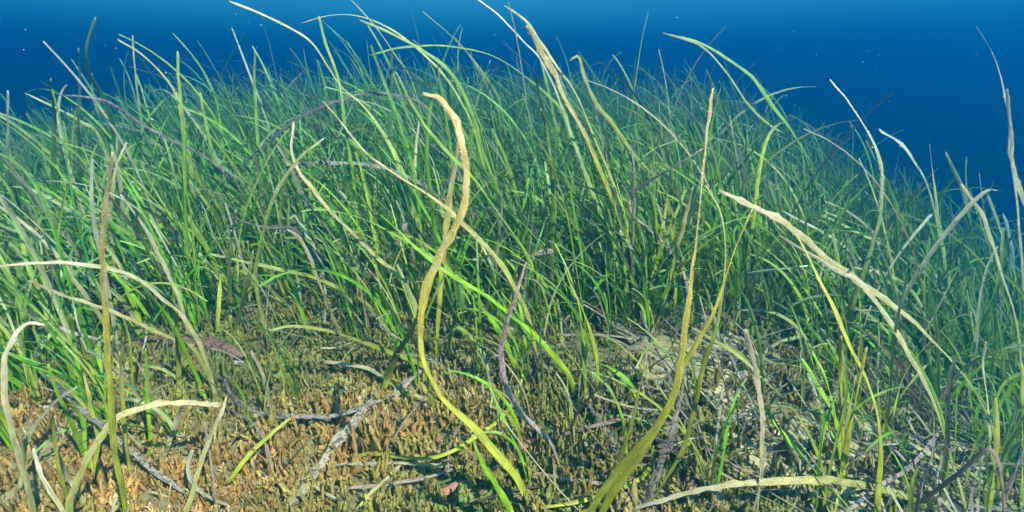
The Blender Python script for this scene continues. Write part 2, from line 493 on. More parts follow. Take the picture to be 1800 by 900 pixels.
# a dark organic mat covers the sand wherever turf or seagrass grows
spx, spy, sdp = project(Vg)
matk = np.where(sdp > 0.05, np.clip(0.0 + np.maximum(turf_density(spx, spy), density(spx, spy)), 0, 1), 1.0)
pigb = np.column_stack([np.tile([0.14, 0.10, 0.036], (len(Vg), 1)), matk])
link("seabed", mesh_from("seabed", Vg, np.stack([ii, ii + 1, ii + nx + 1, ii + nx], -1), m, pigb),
     label="sandy sea bed sloping down to the right under the seagrass", kind="structure")

mw, nt, out = new_mat("sea_water")
pv = N(nt, "ShaderNodeVolumePrincipled")
pv.inputs["Color"].default_value = (0.001, 0.1282, 0.2885, 1)
pv.inputs["Absorption Color"].default_value = (0.0, 0.1946, 0.2922, 1)
pv.inputs["Density"].default_value = 0.78
pv.inputs["Anisotropy"].default_value = 0.78
nt.links.new(pv.outputs[0], out.inputs["Volume"])
bx = np.array([[x, y, z] for z in (-4.4, WATER_TOP) for y in (-8, 25) for x in (-21, 21)], float)
bf = np.array([[0, 2, 3, 1], [4, 5, 7, 6], [0, 1, 5, 4], [2, 6, 7, 3], [0, 4, 6, 2], [1, 3, 7, 5]])
link("haze", mesh_from("haze", bx, bf, mw, None, False), label="deep blue sea water filling the whole scene", kind="stuff")
# ------------------------------------------------------------------ single leaves and blades that can be told apart in the photograph
# (style, width px, mode, label, base-first photo polyline, options)
G_TALL = "leaf tips standing out against the open water"
BL = [
 # --- tips against the open water
 ('gold', 15, 'up', "thick gold-crusted leaf leaning up-left out of the bed, middle of the skyline", "1142,545 1135,510 1115,455 1090,390 1060,310 1030,240 1000,185 960,100 925,45", {'lean': -0.25, 'wtip': 0.8}),
 ('whitetip', 8, 'up', "whitish thin leaf running off the top edge beside the gold-crusted leaf", "1100,560 1085,480 1060,390 1020,280 985,180 950,105 922,75 880,30 830,-8", {}),
 ('pale', 7, 'up', "pale green leaf curving up-left just behind the gold-crusted leaf", "1125,540 1118,450 1085,340 1050,255 1012,165 985,125 960,88 925,38 886,10", {}),
 ('olive', 9, 'up', "olive leaf with a bent-over tip, rising right of the gold-crusted leaf", "1195,520 1185,400 1172,345 1150,310 1110,265 1072,212 1045,178 1028,140 1017,100 1000,108", {}),
 ('grey', 7, 'up', "greyish dead leaf hanging down below the bent-tipped olive leaf", "1118,490 1114,450 1098,385 1070,300 1052,220 1046,185", {}),
 ('pale', 5, 'up', "longer and lower of two pale arching leaves right of the skyline centre", "1475,480 1455,390 1430,300 1400,245 1360,225 1320,190 1275,125 1230,80 1165,58", {}),
 ('green', 6, 'up', "upper green one of two arching leaves right of the skyline centre", "1450,470 1440,350 1422,290 1395,235 1360,190 1320,135 1250,85 1193,64", {}),
 ('whitetip', 11, 'up', "olive leaf with a white crusted tip bent left, right of the meadow's crest", "1465,680 1478,610 1500,530 1515,490 1527,450 1545,390 1551,330 1548,290 1537,255 1518,220 1490,178 1459,140", {}),
 ('whitetip', 10, 'up', "leaf with a thick shaggy white club-like tip on the right slope", "1688,640 1680,560 1665,480 1652,420 1640,360 1628,320 1608,285 1580,250 1545,228", {'wtip': 1.25}),
 ('pale', 7, 'up', "straight pale leaf standing right of the shaggy white-tipped leaf", "1694,620 1672,520 1660,450 1650,390 1640,310 1634,253", {}),
 ('olive', 7, 'up', "slim olive leaf leaning left on the far right slope above the thick tan-tipped leaf", "1718,600 1712,480 1708,420 1700,370 1690,330 1662,268", {}),
 ('tan', 11, 'up', "tan-tipped broad leaf curving down to the right frame edge", "1797,800 1797,720 1795,640 1785,560 1770,510 1750,450 1730,385 1708,350 1690,323", {}),
 ('pale', 6, 'up', "thin upright pale leaf with its tip touching blue water, far right slope", "1770,640 1765,540 1757,490 1745,430 1730,370 1721,304", {}),
 ('pale', 6, 'up', "short thin leaf leaning left next to the open water, far right slope", "1788,620 1782,520 1775,470 1760,410 1735,340", {}),
 ('whitetip', 6, 'up', "whitish spike nearest the blue water low on the right slope", "1792,640 1790,560 1785,500 1778,430 1762,375", {}),
 ('tan', 13, 'up', "tall tan crusted leaf curving high into blue water at the right edge", "1880,760 1865,600 1840,460 1800,350 1785,312 1776,270 1775,220 1765,160 1745,95 1716,46", {}),
 ('white', 8, 'up', "whitish narrow leaf running up alongside the tall tan right-edge leaf", "1805,720 1803,560 1795,440 1788,360 1781,300 1778,230 1770,156", {}),
 ('pale', 9, 'up', "longest pale leaf reaching up-left to the top edge, left of centre", "755,530 735,390 712,315 680,245 640,188 600,152 572,110 545,72 500,44 460,25 403,2", {}),
 ('green', 9, 'up', "green leaf with upright tip crossing behind the longest pale leaf", "634,500 627,375 620,300 607,225 600,165 587,115 572,75 560,28", {}),
 ('pale', 6, 'up', "topmost thin arch over the meadow crest with its tip pointing left", "885,440 850,290 830,220 800,160 760,110 720,75 680,47 630,28 580,27 528,41", {}),
 ('green', 8, 'up', "green arching leaf just beneath the topmost thin arch", "905,470 880,350 850,270 830,200 800,140 760,100 700,65 632,35", {}),
 ('green', 6, 'up', "far thin green arch with a low left-pointing tip, on the meadow crest", "1015,400 1000,240 980,185 930,140 880,105 830,88 760,80 700,85 650,97", {}),
 ('pale', 5, 'up', "fine straight leaf slanting up-left above the crest, left of the gold-crusted leaf", "900,330 880,190 850,130 800,70 743,20", {}),
 ('pale', 4, 'up', "very fine leaf cut by the top edge above the thin arches", "770,350 730,160 690,90 650,35 612,-6", {}),
 ('green', 6, 'up', "short green leaf with upright tip on the crest, right of the crusted wavy leaf", "835,500 825,330 832,215 845,155 862,106", {}),
 ('deep', 9, 'up', "dark green straight upright leaf near the middle of the crest", "697,430 695,350 690,290 685,220 688,150 688,84", {}),
 ('green', 9, 'up', "upright green leaf behind the hooked tip of the crusted wavy leaf", "805,520 800,420 797,330 790,250 780,180 768,113", {}),
 # --- middle of the bed
 ('green', 9, 'up', "long green leaf slanting down-right across the middle of the bed", "985,660 978,610 968,555 950,500 925,445 880,380 830,310 790,270 740,210 695,126", {}),
 ('tan', 9, 'up', "tan straight leaf with a worn upright tip between the wavy leaf and the dark stem", "728,520 725,400 728,330 730,270 736,214", {}),
 ('dark', 8, 'up', "black-speckled leaf arching down to the left across the meadow", "860,470 800,280 760,200 720,172 660,165 600,175 530,205 470,250 418,297", {}),
 ('tan', 9, 'up', "tan-white leaf slanting from the crest down-right behind the wavy leaf", "945,640 930,565 905,505 880,465 850,430 795,375 750,340 700,310 640,265 600,215 567,177", {}),
 ('speck', 8, 'up', "black and white speckled leaf lying level across the middle of the meadow", "850,470 800,370 765,342 740,322 690,300 630,288 560,287 498,291", {}),
 ('tan', 10, 'up', "long tan leaf slanting down-right with a tip that bends upright", "745,600 707,497 673,463 627,417 580,370 550,333 525,298 512,260 516,214", {}),
 ('green', 10, 'up', "yellow-green leaf arched like a bow left of the crusted wavy leaf", "880,590 830,515 780,468 740,440 690,410 630,382 570,369 530,372 503,388", {}),
 ('olive', 10, 'up', "blunt-ended yellow-green leaf pointing left over the bare patch", "690,590 640,530 600,508 550,487 500,475 430,460 368,446", {'wtip': 0.95}),
 ('tan', 8, 'up', "tan leaf with a dark kinked end, hanging left of the bare patch", "602,600 595,578 578,540 560,495 540,445 525,418 505,403", {}),
 ('dark', 9, 'up', "dark withered leaf end drooping left from the tan kinked leaf", "640,560 590,500 545,440 520,408 495,400 460,398 425,388 398,378", {}),
 ('pale', 7, 'up', "thin S-curved pale leaf descending left of the bow-shaped leaf", "475,610 467,577 452,517 450,473 457,433 470,380 487,335 520,285 570,243", {}),
 ('olive', 12, 'up', "yellow-green leaf arching low over the brown turf, tip pointing left", "765,672 740,640 680,618 620,594 560,578 510,573 473,581", {}),
 ('gold', 20, 'up', "big wavy gold-crusted leaf with hooked tip, centre of the photo", "938,905 925,870 900,830 850,770 800,722 770,690 747,640 740,600 740,550 752,500 770,460 800,400 818,350 822,310 815,260 800,215 775,180 743,163", {'wp': [(0, 0.7), (0.06, 1.25), (0.2, 1.15), (0.28, 0.75), (0.36, 0.55), (0.45, 0.7), (0.55, 1.0), (0.65, 0.85), (0.75, 0.7), (0.9, 0.75), (1, 0.4)]}),
 ('gold', 13, 'up', "shorter gold leaf running up beside the hooked tip of the big wavy leaf", "765,640 772,540 777,470 783,400 793,335 800,290 808,238", {}),
 ('olive', 13, 'up', "stubby yellow-green leaf touching the big wavy leaf from the left", "770,740 748,650 738,585 722,520 698,464", {}),
 ('bright', 15, 'up', "bright green leaf at the bottom edge with a pink encrusted top", "905,925 895,895 870,850 848,815 830,770", {}),
 ('bright', 12, 'up', "bright green leaf slanting down-right of the big wavy leaf", "1012,700 1000,660 950,600 900,555 850,517 780,475 720,425 698,402", {}),
 ('yellow', 9, 'lie', "yellow-green leaf curled along the ground behind the big wavy leaf", "605,812 650,798 740,806 790,795 840,765 880,735 912,690 920,648", {'lift': 0.02}),
 ('green', 9, 'up', "left of two parallel green leaves standing right of the big wavy leaf", "980,520 975,430 968,350 958,284", {}),
 ('green', 9, 'up', "right and taller of two parallel green leaves right of the big wavy leaf", "985,520 973,450 978,390 972,320 961,232 950,190", {}),
 ('pale', 7, 'up', "grey-green leaf bent like a hockey stick under the gold-crusted leaf", "955,470 980,426 1003,400 1020,352 1030,308", {}),
 ('mauve', 12, 'up', "pinkish stiff dead leaf curving down right of the big wavy leaf", "988,830 965,775 920,730 893,685 882,640 886,580 905,525 925,462", {}),
 ('grey', 6, 'up', "thin grey dead leaf standing above the pinkish stiff leaf", "915,580 925,490 931,440 936,390 938,328", {}),
 ('grey', 12, 'up', "short grey torn blade end lying level above the bare patch", "905,560 915,470 932,447 972,442", {'wtip': 1.0}),
 ('tan', 6, 'up', "thin tan leaf crossing level behind the big wavy leaf", "985,520 950,480 920,465 850,458 775,456", {}),
 ('pale', 9, 'up', "pale hook-shaped leaf drooping onto the turf right of the big wavy leaf", "790,640 792,590 805,576 840,605 858,650 865,700 862,732", {}),
 ('green', 7, 'up', "slim green leaf leaning left at the edge of the sandy gap", "1030,700 1025,600 1018,540 1000,480 976,428", {}),
 ('dark', 6, 'up', "thin blackish leaf looping right from the crust of the wavy leaf", "985,470 960,420 930,395 890,372 850,364 820,362", {}),
 ('mauve', 7, 'up', "question-mark-shaped leaf with a brown speckled tip, right of the gold-crusted leaf", "1215,580 1205,490 1185,450 1150,410 1115,380 1107,355 1115,335 1145,315 1190,290 1236,261", {}),
 ('yellow', 10, 'up', "short yellow-green pointed leaf standing at the back of the sandy gap", "1138,560 1145,480 1160,420 1173,350", {}),
 ('gold', 10, 'up', "short gold-tipped leaf beside the tall brown-tipped stem", "1150,580 1170,530 1185,460 1200,400 1219,328", {}),
 ('gold', 16, 'up', "tall stiff leaf with a brown crusted tip, yellow below, over the sandy gap", "1022,925 1060,862 1110,800 1165,735 1188,680 1200,605 1210,540 1220,450 1228,380 1236,300 1245,215 1254,155", {}),
 ('yellow', 16, 'up', "bright yellow-green leaf slanting up-right across the tall brown-tipped leaf", "1045,925 1080,862 1130,792 1180,705 1200,645 1222,608 1250,560 1275,490 1297,425 1322,368", {}),
 ('olive', 8, 'up', "thin S-shaped olive leaf just right of the tall brown-tipped leaf", "1140,890 1165,850 1200,790 1220,720 1240,630 1256,590 1272,500 1275,430 1265,370 1240,325", {}),
 ('speck', 14, 'up', "white and purple speckled dead leaf along the foot of the yellow-green leaves", "1128,895 1153,840 1177,777 1190,723 1203,667 1211,615", {}),
 ('mauve', 10, 'up', "short purple dead stub behind the yellow-green leaves", "1168,695 1180,662 1196,608", {}),
 ('grey', 22, 'lie', "broad pale grey leaf lying into the sandy gap", "1112,602 1090,580 1050,545 1000,503", {'lift': 0.012}),
 ('green', 10, 'up', "green leaf arching down-right in front of the sandy gap", "1102,815 1100,765 1090,722 1070,682 1040,655", {}),
 ('bright', 9, 'up', "narrow green leaf arching over the turf left of the sandy gap", "1125,750 1118,700 1100,668 1070,645 1050,640", {}),
 ('olive', 8, 'up', "narrow olive leaf rising from turf left of the yellow-green pair", "1062,860 1095,790 1112,740 1122,688 1135,640", {}),
 # --- right side
 ('tan', 14, 'up', "long thick tan-crusted leaf sweeping down-right across the right side", "1775,860 1748,760 1732,717 1692,657 1640,600 1590,552 1530,510 1460,460 1400,410 1365,385 1320,362 1264,334", {'wtip': 0.8, 'lean': -0.25}),
 ('yellow', 14, 'up', "long yellow-green leaf falling from the thick tan-crusted leaf to the bottom edge", "1540,930 1545,850 1548,780 1540,720 1520,660 1490,600 1465,540 1440,490 1410,430 1383,388", {}),
 ('tan', 11, 'up', "pale yellow leaf running below the thick tan-crusted leaf to the bottom edge", "1705,930 1690,860 1670,800 1650,730 1620,660 1580,590 1540,530 1500,490 1430,450 1368,413", {}),
 ('white', 9, 'up', "ragged pinkish-white leaf running just above the thick tan-crusted leaf", "1695,680 1650,590 1610,540 1560,495 1500,445 1450,410 1373,370", {}),
 ('pale', 6, 'up', "upper of two thin pale leaves arching on the right slope", "1695,650 1665,530 1640,490 1600,450 1530,405 1450,372", {}),
 ('pale', 6, 'up', "lower of two thin pale leaves arching on the right slope", "1680,660 1660,570 1640,520 1600,470 1550,430 1445,378", {}),
 ('white', 13, 'up', "upright pinkish-white dead leaf standing alone on the sandy gap", "1328,925 1335,850 1341,770 1336,700 1326,630 1310,578", {'wtip': 0.7}),
 ('tan', 15, 'lie', "long yellowish arch spanning the bottom edge on the right", "1668,935 1650,912 1625,888 1570,866 1500,850 1430,845 1340,848 1260,856 1180,874 1100,898", {'lift': 0.05}),
 ('tan', 13, 'lie', "tan to pink leaf lying down-right across the lower right corner", "1800,905 1730,855 1690,825 1640,800 1570,768 1505,755", {'lift': 0.05}),
 ('brown', 10, 'up', "brown bent leaf forming a tent peak in the lower right corner", "1575,930 1600,895 1650,860 1700,820 1733,790 1748,795 1758,820 1763,860 1766,905", {'lean': 0.02}),
 ('yellow', 12, 'up', "bright yellow upright leaf below the sharp bend in the lower right corner", "1738,930 1742,880 1748,820 1752,760 1750,698", {}),
 ('mauve', 10, 'lie', "mauve leaf lying up-right from the bottom edge in the right corner", "1478,908 1540,860 1600,820 1640,770 1657,738", {'lift': 0.05}),
 ('olive', 8, 'up', "tan-green leaf slanting down-right through the sandy gap to the bottom edge", "1468,925 1450,840 1430,780 1395,720 1340,665 1290,620 1215,575", {}),
 ('bright', 12, 'up', "green blade leaning left at the foot of the yellow-green clump", "1465,925 1440,842 1400,790 1358,738", {}),
 ('pale', 10, 'up', "pale thick-ended leaf arching left under the tan leaves, right of the sandy gap", "1610,690 1590,622 1540,590 1480,578 1420,590 1370,602 1335,628", {}),
 ('pale', 6, 'up', "small pale arch over shadowed litter right of the tall yellow leaves", "1450,680 1420,600 1390,565 1350,547 1295,545", {}),
 ('pale', 5, 'up', "small bluish arch just left of the long yellow-green leaf", "1345,580 1355,545 1372,525 1395,515", {}),
 ('whitetip', 8, 'up', "crusted whitish leaf pointing right towards the thick tan-crusted leaf", "1180,545 1250,500 1300,487 1360,474 1420,467", {}),
 ('grey', 6, 'up', "grey upright dead leaf between the two long slanting right leaves", "1422,610 1428,560 1437,510 1446,464", {}),
 ('olive', 9, 'up', "olive upright leaf on the right, tip level with the thick tan-crusted leaf", "1690,640 1692,560 1694,500 1692,460", {}),
 ('pale', 7, 'up', "short pale leaf leaning at the right edge above the tent-shaped brown leaf", "1720,640 1740,590 1752,575", {}),
 ('yellow', 7, 'up', "slim yellow-green leaf along the lower right frame edge", "1797,905 1797,800 1797,700 1796,640", {}),
 # --- left side
 ('gold', 14, 'up', "tall upright leaf with a tan crusted tip, left of the photo", "226,930 213,850 203,800 197,733 192,650 187,567 183,510 180,450 183,390 190,325 197,267", {'wtip': 0.75}),
 ('tan', 7, 'up', "short tan leaf tip beside the tall tan-tipped left leaf", "205,560 196,420 196,340 206,288 222,250", {}),
 ('green', 8, 'up', "wavy green leaf topped with a thin bent tip, highest on the left", "208,440 202,330 200,262 198,215 185,175 160,135 151,98 158,60 168,30", {}),
 ('pale', 6, 'up', "thin straight leaf left of the highest wavy left leaf", "148,450 142,300 138,220 140,150 138,84", {}),
 ('pale', 8, 'up', "pale leaf with blunt crusted tip leaning left, right of the wavy left leaf", "352,470 335,300 320,205 302,152 255,100 207,69", {}),
 ('pale', 5, 'up', "thin faint upright leaf crossing the blunt-tipped leaning left leaf", "256,400 250,230 245,185 238,130 233,61", {}),
 ('green', 9, 'up', "straight upright green leaf with crusted tip, tallest of the left-centre row", "330,575 329,500 328,430 327,360 325,283 320,205 315,150 312,90", {}),
 ('green', 5, 'up', "thin leaf leaning left behind the straight upright left-centre leaf", "402,380 385,200 365,140 340,100 304,58", {}),
 ('green', 7, 'up', "upright green leaf standing clear on the skyline left of the longest pale leaf", "464,470 460,350 460,300 452,230 447,150 448,86", {}),
 ('green', 8, 'up', "green leaf with a short pale tip right of the straight upright left-centre leaf", "392,480 385,350 380,310 372,260 362,215 352,162", {}),
 ('green', 8, 'up', "grouped upright green leaf on the far left skyline", "95,480 95,400 95,320 94,260 95,200 89,138", {}),
 ('whitetip', 7, 'up', "pale wavy leaf at the left frame edge", "48,540 38,390 30,350 20,310 13,270 15,220 13,159", {}),
 ('pale', 6, 'up', "thin leaf with a long left-pointing tip across the left skyline", "230,440 180,250 140,213 100,190 44,164", {}),
 ('dark', 7, 'up', "long leaf, dark purple at the tip, arching across the left skyline", "520,480 440,337 400,302 340,264 300,245 250,218 210,190 170,173 104,167", {}),
 ('speck', 7, 'up', "long arched leaf with a black-speckled right end, left meadow", "15,420 12,330 30,258 90,232 140,222 200,220 240,232 290,262 330,300 380,356", {'wtip': 1.0}),
 ('tan', 8, 'up', "tan leaf slanting down-right at the left edge", "180,540 140,440 110,405 70,365 40,325 14,298", {}),
 ('white', 8, 'up', "whitish leaf falling from the left edge down-right behind the tall tan-tipped leaf", "208,620 180,563 157,530 133,497 107,457 50,400 -5,360", {}),
 ('white', 8, 'up', "straight white leaf slanting down-right of the tall tan-tipped leaf", "338,610 317,533 300,492 277,441 253,398 212,342", {}),
 ('white', 10, 'up', "big whitish arch reaching from the left edge over to the turf", "382,720 375,680 364,640 348,598 320,556 280,520 240,490 190,472 120,463 60,462 -8,470", {}),
 ('tan', 9, 'up', "tan leaf lying nearly straight below the big whitish arch", "378,690 340,615 290,590 230,562 170,538 100,515 50,493", {}),
 ('grey', 9, 'lie', "grey dead leaf lying up-right among left shoots", "27,607 67,567 110,527 147,503 175,486", {'lift': 0.03}),
 ('white', 13, 'up', "lilac-white bow-shaped leaf curving up the lower left edge", "70,935 62,905 48,850 35,810 20,750 10,710 7,670 10,630 25,590 50,568 78,571", {}),
 ('speck', 13, 'lie', "mauve and black speckled leaf lying diagonally in the lower left", "335,872 280,835 240,800 200,762 160,730 120,695 70,650 28,610", {'lift': 0.045}),
 ('tan', 15, 'up', "tan arch rising from the bottom edge with a broad green end, lower left", "112,950 122,905 130,860 150,815 185,757 215,731 270,712 330,707 388,713", {'wtip': 0.9}),
 ('tan', 12, 'up', "tan slanting leaf under the end of the lower left arch", "320,945 328,905 345,840 365,780 385,730 399,695", {}),
 ('white', 10, 'up', "whitish leaf with an olive underside bent over in the lower left", "36,860 40,800 50,767 73,733 100,703 135,680", {}),
 ('yellow', 7, 'up', "thin yellow leaf curving at the bottom left", "128,925 122,885 105,830 95,765 92,718", {}),
 ('white', 11, 'up', "white straight leaf slanting down-right at the bottom left", "122,930 113,902 75,840 58,788", {}),
 ('bright', 9, 'up', "short bright green leaf left of the foot of the tall tan-tipped leaf", "149,715 145,690 137,650 130,600 125,552", {}),
 ('yellow', 13, 'up', "short broad yellow-green leaf standing in front of the sea cucumber", "314,705 314,660 313,610 311,545", {}),
 ('bright', 9, 'up', "bright green short leaf standing left of the low tan arch's middle", "267,805 264,770 260,720 259,670 256,612", {}),
 ('yellow', 9, 'up', "yellow-green leaf beside the bright green short leaf, lower left", "233,850 225,800 218,755 215,700 210,618", {}),
 ('bright', 9, 'up', "green leaf leaning left across the broad yellow-green leaf by the sea cucumber", "364,705 350,670 328,622 305,572 270,525 240,490", {}),
 ('yellow', 8, 'up', "slim yellow-green leaf standing behind the sea cucumber's right end", "381,605 385,535 389,468", {}),
 ('olive', 8, 'up', "olive leaf leaning right behind the sea cucumber's right end", "403,610 420,555 434,500 445,440", {}),
 ('pale', 7, 'up', "pale upright leaf above the sea cucumber's right end", "406,570 403,480 406,420 415,368", {}),
 ('yellow', 11, 'up', "short yellow leaf slanting out of the turf right of the lower left arch", "400,850 440,797 480,760 512,734", {}),
 ('mauve', 5, 'lie', "thin pink leaf curving down from the end of the lower left arch", "478,835 470,790 445,745 392,714", {'lift': 0.02}),
 ('bright', 9, 'up', "green leaf slanting behind the tall tan-tipped leaf", "285,610 262,560 235,520 205,485 170,440 160,415", {}),
 # --- lying in the middle foreground
 ('speck', 12, 'lie', "black and white speckled leaf lying as a shallow bowl curve on the turf", "738,653 690,690 650,710 600,727 540,733 480,730 430,715 402,690 394,660 405,640 435,636", {'lift': 0.012}),
 ('mauve', 12, 'lie', "pinkish broken leaf end propped across the big wavy leaf's foot", "690,702 735,655 770,614", {'lift': 0.01}),
 ('white', 8, 'lie', "lilac-white leaf lying above the speckled bowl curve", "752,703 700,680 650,650 600,640 540,633 485,633", {'lift': 0.012}),
 ('grey', 22, 'lie', "broad grey speckled dead leaf lying up-right from the bottom edge", "488,915 540,850 590,780 640,720 672,683", {'lift': 0.012, 'wtip': 0.7}),
 ('olive', 15, 'up', "olive leaf standing at the upper end of the broad grey dead leaf", "672,690 688,645 705,610 727,575 738,540", {}),
 ('white', 9, 'lie', "pale flat leaf lying level, upper of two crossing the bottom centre", "830,822 760,818 690,814 620,815 568,820", {'lift': 0.006}),
 ('mauve', 9, 'lie', "mauve leaf lying level, lower of two crossing the bottom centre", "826,815 760,836 700,848 620,858 562,855", {'lift': 0.006}),
 ('mauve', 9, 'lie', "reddish mauve leaf lying level right of the big wavy leaf's foot", "1065,852 1000,842 910,829", {'lift': 0.006}),
 ('tan', 8, 'lie', "tan stalk lying up-right under the two level dead leaves", "618,908 650,870 690,830 722,799", {'lift': 0.008}),
 ('brown', 8, 'lie', "brown stick-like dead leaf pointing right at the foot of the yellow-green pair", "968,772 1040,750 1100,735 1152,719", {'lift': 0.015}),
 ('speck', 20, 'lie', "blue-white speckled broad dead leaf lying under the long bottom arch", "1298,908 1240,850 1190,800 1148,757", {'lift': 0.008}),
 ('speck', 12, 'lie', "narrow black speckled dead leaf lying left of the yellow-green pair's foot", "1092,802 1070,762 1040,720 1008,660", {'lift': 0.008}),
 ('yellow', 8, 'lie', "yellowish leaf lying along the bottom edge below the big wavy leaf", "1152,813 1120,845 1060,870 1000,885 940,890 885,880", {'lift': 0.012}),
 ('rust', 22, 'lie', "rusty red flat blade fragment lying at the bottom edge, centre", "690,912 740,885 790,860 835,842", {'lift': 0.004}),
 ('rust', 20, 'lie', "small rusty red blade fragment beside the mauve level leaf", "890,795 920,782 950,772", {'lift': 0.004}),
 # --- tangle in the front
 ('mauve', 9, 'up', "pinkish leaf bending down right from the top of the lilac-white bow", "222,665 205,622 185,602 155,592 120,583 92,572 66,578", {}),
 ('white', 7, 'up', "thin pinkish-white leaf slanting behind the tall tan-tipped leaf's middle", "214,612 196,570 176,515 162,482 148,450", {}),
 ('mauve', 7, 'up', "thin mauve leaf with a squared bent top at the left frame edge", "42,570 24,535 10,490 8,450 13,414 -4,404", {}),
 ('grey', 9, 'up', "short grey upright dead leaf right of the tall tan-tipped leaf's foot", "226,720 238,670 247,614", {}),
 ('white', 10, 'up', "short pinkish-white leaf rising to the end of the low tan arch", "287,812 303,760 322,710", {}),
 ('pale', 6, 'up', "small pale arch in front of the sea cucumber", "333,708 313,668 285,650 248,641", {}),
 ('white', 10, 'up', "short whitish leaf leaning left at the bottom left corner", "150,890 122,842 101,795", {}),
 ('tan', 5, 'up', "very thin upright tan leaf standing left of the brown fuzzy leaf end", "627,595 628,525 629,460 633,402", {}),
 ('brown', 11, 'up', "brown fuzzy leaf end bending upright left of the big wavy leaf", "655,575 638,530 648,485 678,456 700,425 714,390", {'wtip': 1.1}),
 ('dark', 11, 'lie', "blackish dead leaf lying down-right across the back of the bare patch", "695,600 650,545 600,500 548,452", {'lift': 0.03}),
 ('bright', 10, 'up', "bright green leaf bending left under the long slanting green leaf", "912,660 882,590 850,545 812,512", {}),
 ('yellow', 8, 'up', "slim yellow-green leaf standing right of the pinkish stiff leaf", "1045,700 1050,640 1030,560 1005,505 992,470", {}),
 ('mauve', 8, 'up', "mauve thin leaf leaning right behind the tent-shaped brown leaf", "1612,905 1622,850 1638,800 1642,735", {}),
 ('mauve', 9, 'up', "pink stiff leaf leaning into the lower right frame edge", "1752,912 1772,862 1790,815 1805,770", {}),
 ('white', 7, 'up', "pale thin leaf standing left of the bright yellow corner leaf", "1735,880 1742,800 1735,700 1728,640 1733,600", {}),
 ('pale', 6, 'up', "thin pale arch below the ragged pinkish-white leaf", "1655,690 1630,565 1600,508 1560,482 1500,470", {}),
 ('olive', 8, 'up', "olive leaf slanting down-right between the two long right leaves", "1650,740 1610,640 1570,590 1520,550 1470,530", {}),
 ('whitetip', 7, 'up', "short bent leaf with a white knobby top on the right slope", "1665,600 1655,560 1640,535 1615,525 1592,535", {}),
]
# shoots of several leaves from one foot: label, list of (style, width, polyline)
SH = [
 ("yellow-green clump of stiff leaves growing right of the sandy gap, blades spread like a fan", [
   ('yellow', 13, "1482,845 1481,760 1478,690 1479,590"), ('yellow', 14, "1478,850 1488,780 1500,720 1516,645 1524,610"),
   ('olive', 10, "1486,840 1490,740 1505,660"), ('bright', 10, "1484,835 1470,742 1440,682 1408,628"),
   ('bright', 8, "1480,840 1466,725 1450,662 1428,618"), ('bright', 10, "1478,845 1455,742 1418,720"), ('yellow', 10, "1476,850 1472,880 1466,910"), ]),
 ("small green tuft-like shoot growing at the back edge of the bare patch", [
   ('bright', 9, "812,590 800,540 790,500 780,478"), ('bright', 8, "815,590 826,545 850,510"), ('deep', 12, "814,592 815,560 812,520 808,480") ]),
 ("green shoot in the lower left with three upright yellow-footed leaves", [
   ('bright', 10, "160,830 140,780 125,740 100,690 85,640"), ('yellow', 8, "163,832 172,770 160,720 148,660"), ('bright', 9, "166,832 150,790 145,740 120,700") ]),
]
for k, (style, w, mode, label, pts, opt) in enumerate(BL):
    make_blade("seagrass_leaf", style, w, P(pts), mode, seed=k, label=label, cat="seagrass leaf", **opt)
for k, (label, leaves) in enumerate(SH):
    p0 = ground_hit(*P(leaves[0][2])[0])
    root = link("seagrass_shoot", None, None, tuple(p0), label=label, cat="seagrass")
    for j, (style, w, pts) in enumerate(leaves):
        make_blade("leaf", style, w, P(pts), 'up', parent=root, origin=p0, seed=500 + 20 * k + j)
# ------------------------------------------------------------------ the meadow: shoots of seagrass
def blade_batch(base, az, ln, lean, curl, wid, twist, tone, r, nseg):
    """many ribbon leaves at once: arrays of length L -> verts (L,n,3,3)"""
    L = len(ln)
    s = np.linspace(0, 1, nseg)[None, :]
    ang = lean[:, None] + curl[:, None] * s ** 1.6          # angle from vertical along the leaf
    ds = ln[:, None] / (nseg - 1)
    h = np.cumsum(np.sin(ang) * ds, 1) - np.sin(ang) * ds
    v = np.cumsum(np.cos(ang) * ds, 1) - np.cos(ang) * ds
    wob = 0.02 * np.sin(s * 5 + r.uniform(0, 6.28, (L, 1))) * s * ln[:, None] * 2
    ca, sa = np.cos(az)[:, None], np.sin(az)[:, None]
    C = np.stack([base[:, :1] + h * ca - wob * sa, base[:, 1:2] + h * sa + wob * ca, base[:, 2:3] + v - 0.004], -1)
    C[..., 2] = np.maximum(C[..., 2], base[:, 2:3] - 0.004 + 0.004 * (s > 0.1))
    T = nrm(np.gradient(C, axis=1))
    fa = twist[:, None] + r.uniform(-0.9, 0.9, (L, 1)) * s
    S0 = np.stack([np.cos(fa), np.sin(fa), 0 * fa], -1)
    S = nrm(S0 - (S0 * T).sum(-1, keepdims=True) * T)
    Nn = np.cross(T, S)
    prof = np.where(s < 0.1, 0.8, 1.0) * (1 - 0.35 * sstep(0.7, 1.0, s))
    W = (wid[:, None] * prof)[..., None]
    V = np.stack([C - S * W * 0.5, C + Nn * W * 0.16, C + S * W * 0.5], 2)
    return V, s

def batch_strand(V):
    L, n = V.shape[:2]
    w = np.linalg.norm(V[:, :, 2] - V[:, :, 0], axis=-1)
    C = V[:, :, 1]
    al = np.concatenate([np.zeros((L, 1)), np.cumsum(np.linalg.norm(np.diff(C, axis=1), axis=-1), 1)], 1)
    return np.stack([w[..., None] * np.array([-0.5, 0, 0.5]), np.repeat(al[..., None], 3, -1), np.repeat(np.repeat((np.arange(L) * 0.731 % 97)[:, None, None], n, 1), 3, -1)], -1).reshape(L, -1, 3)

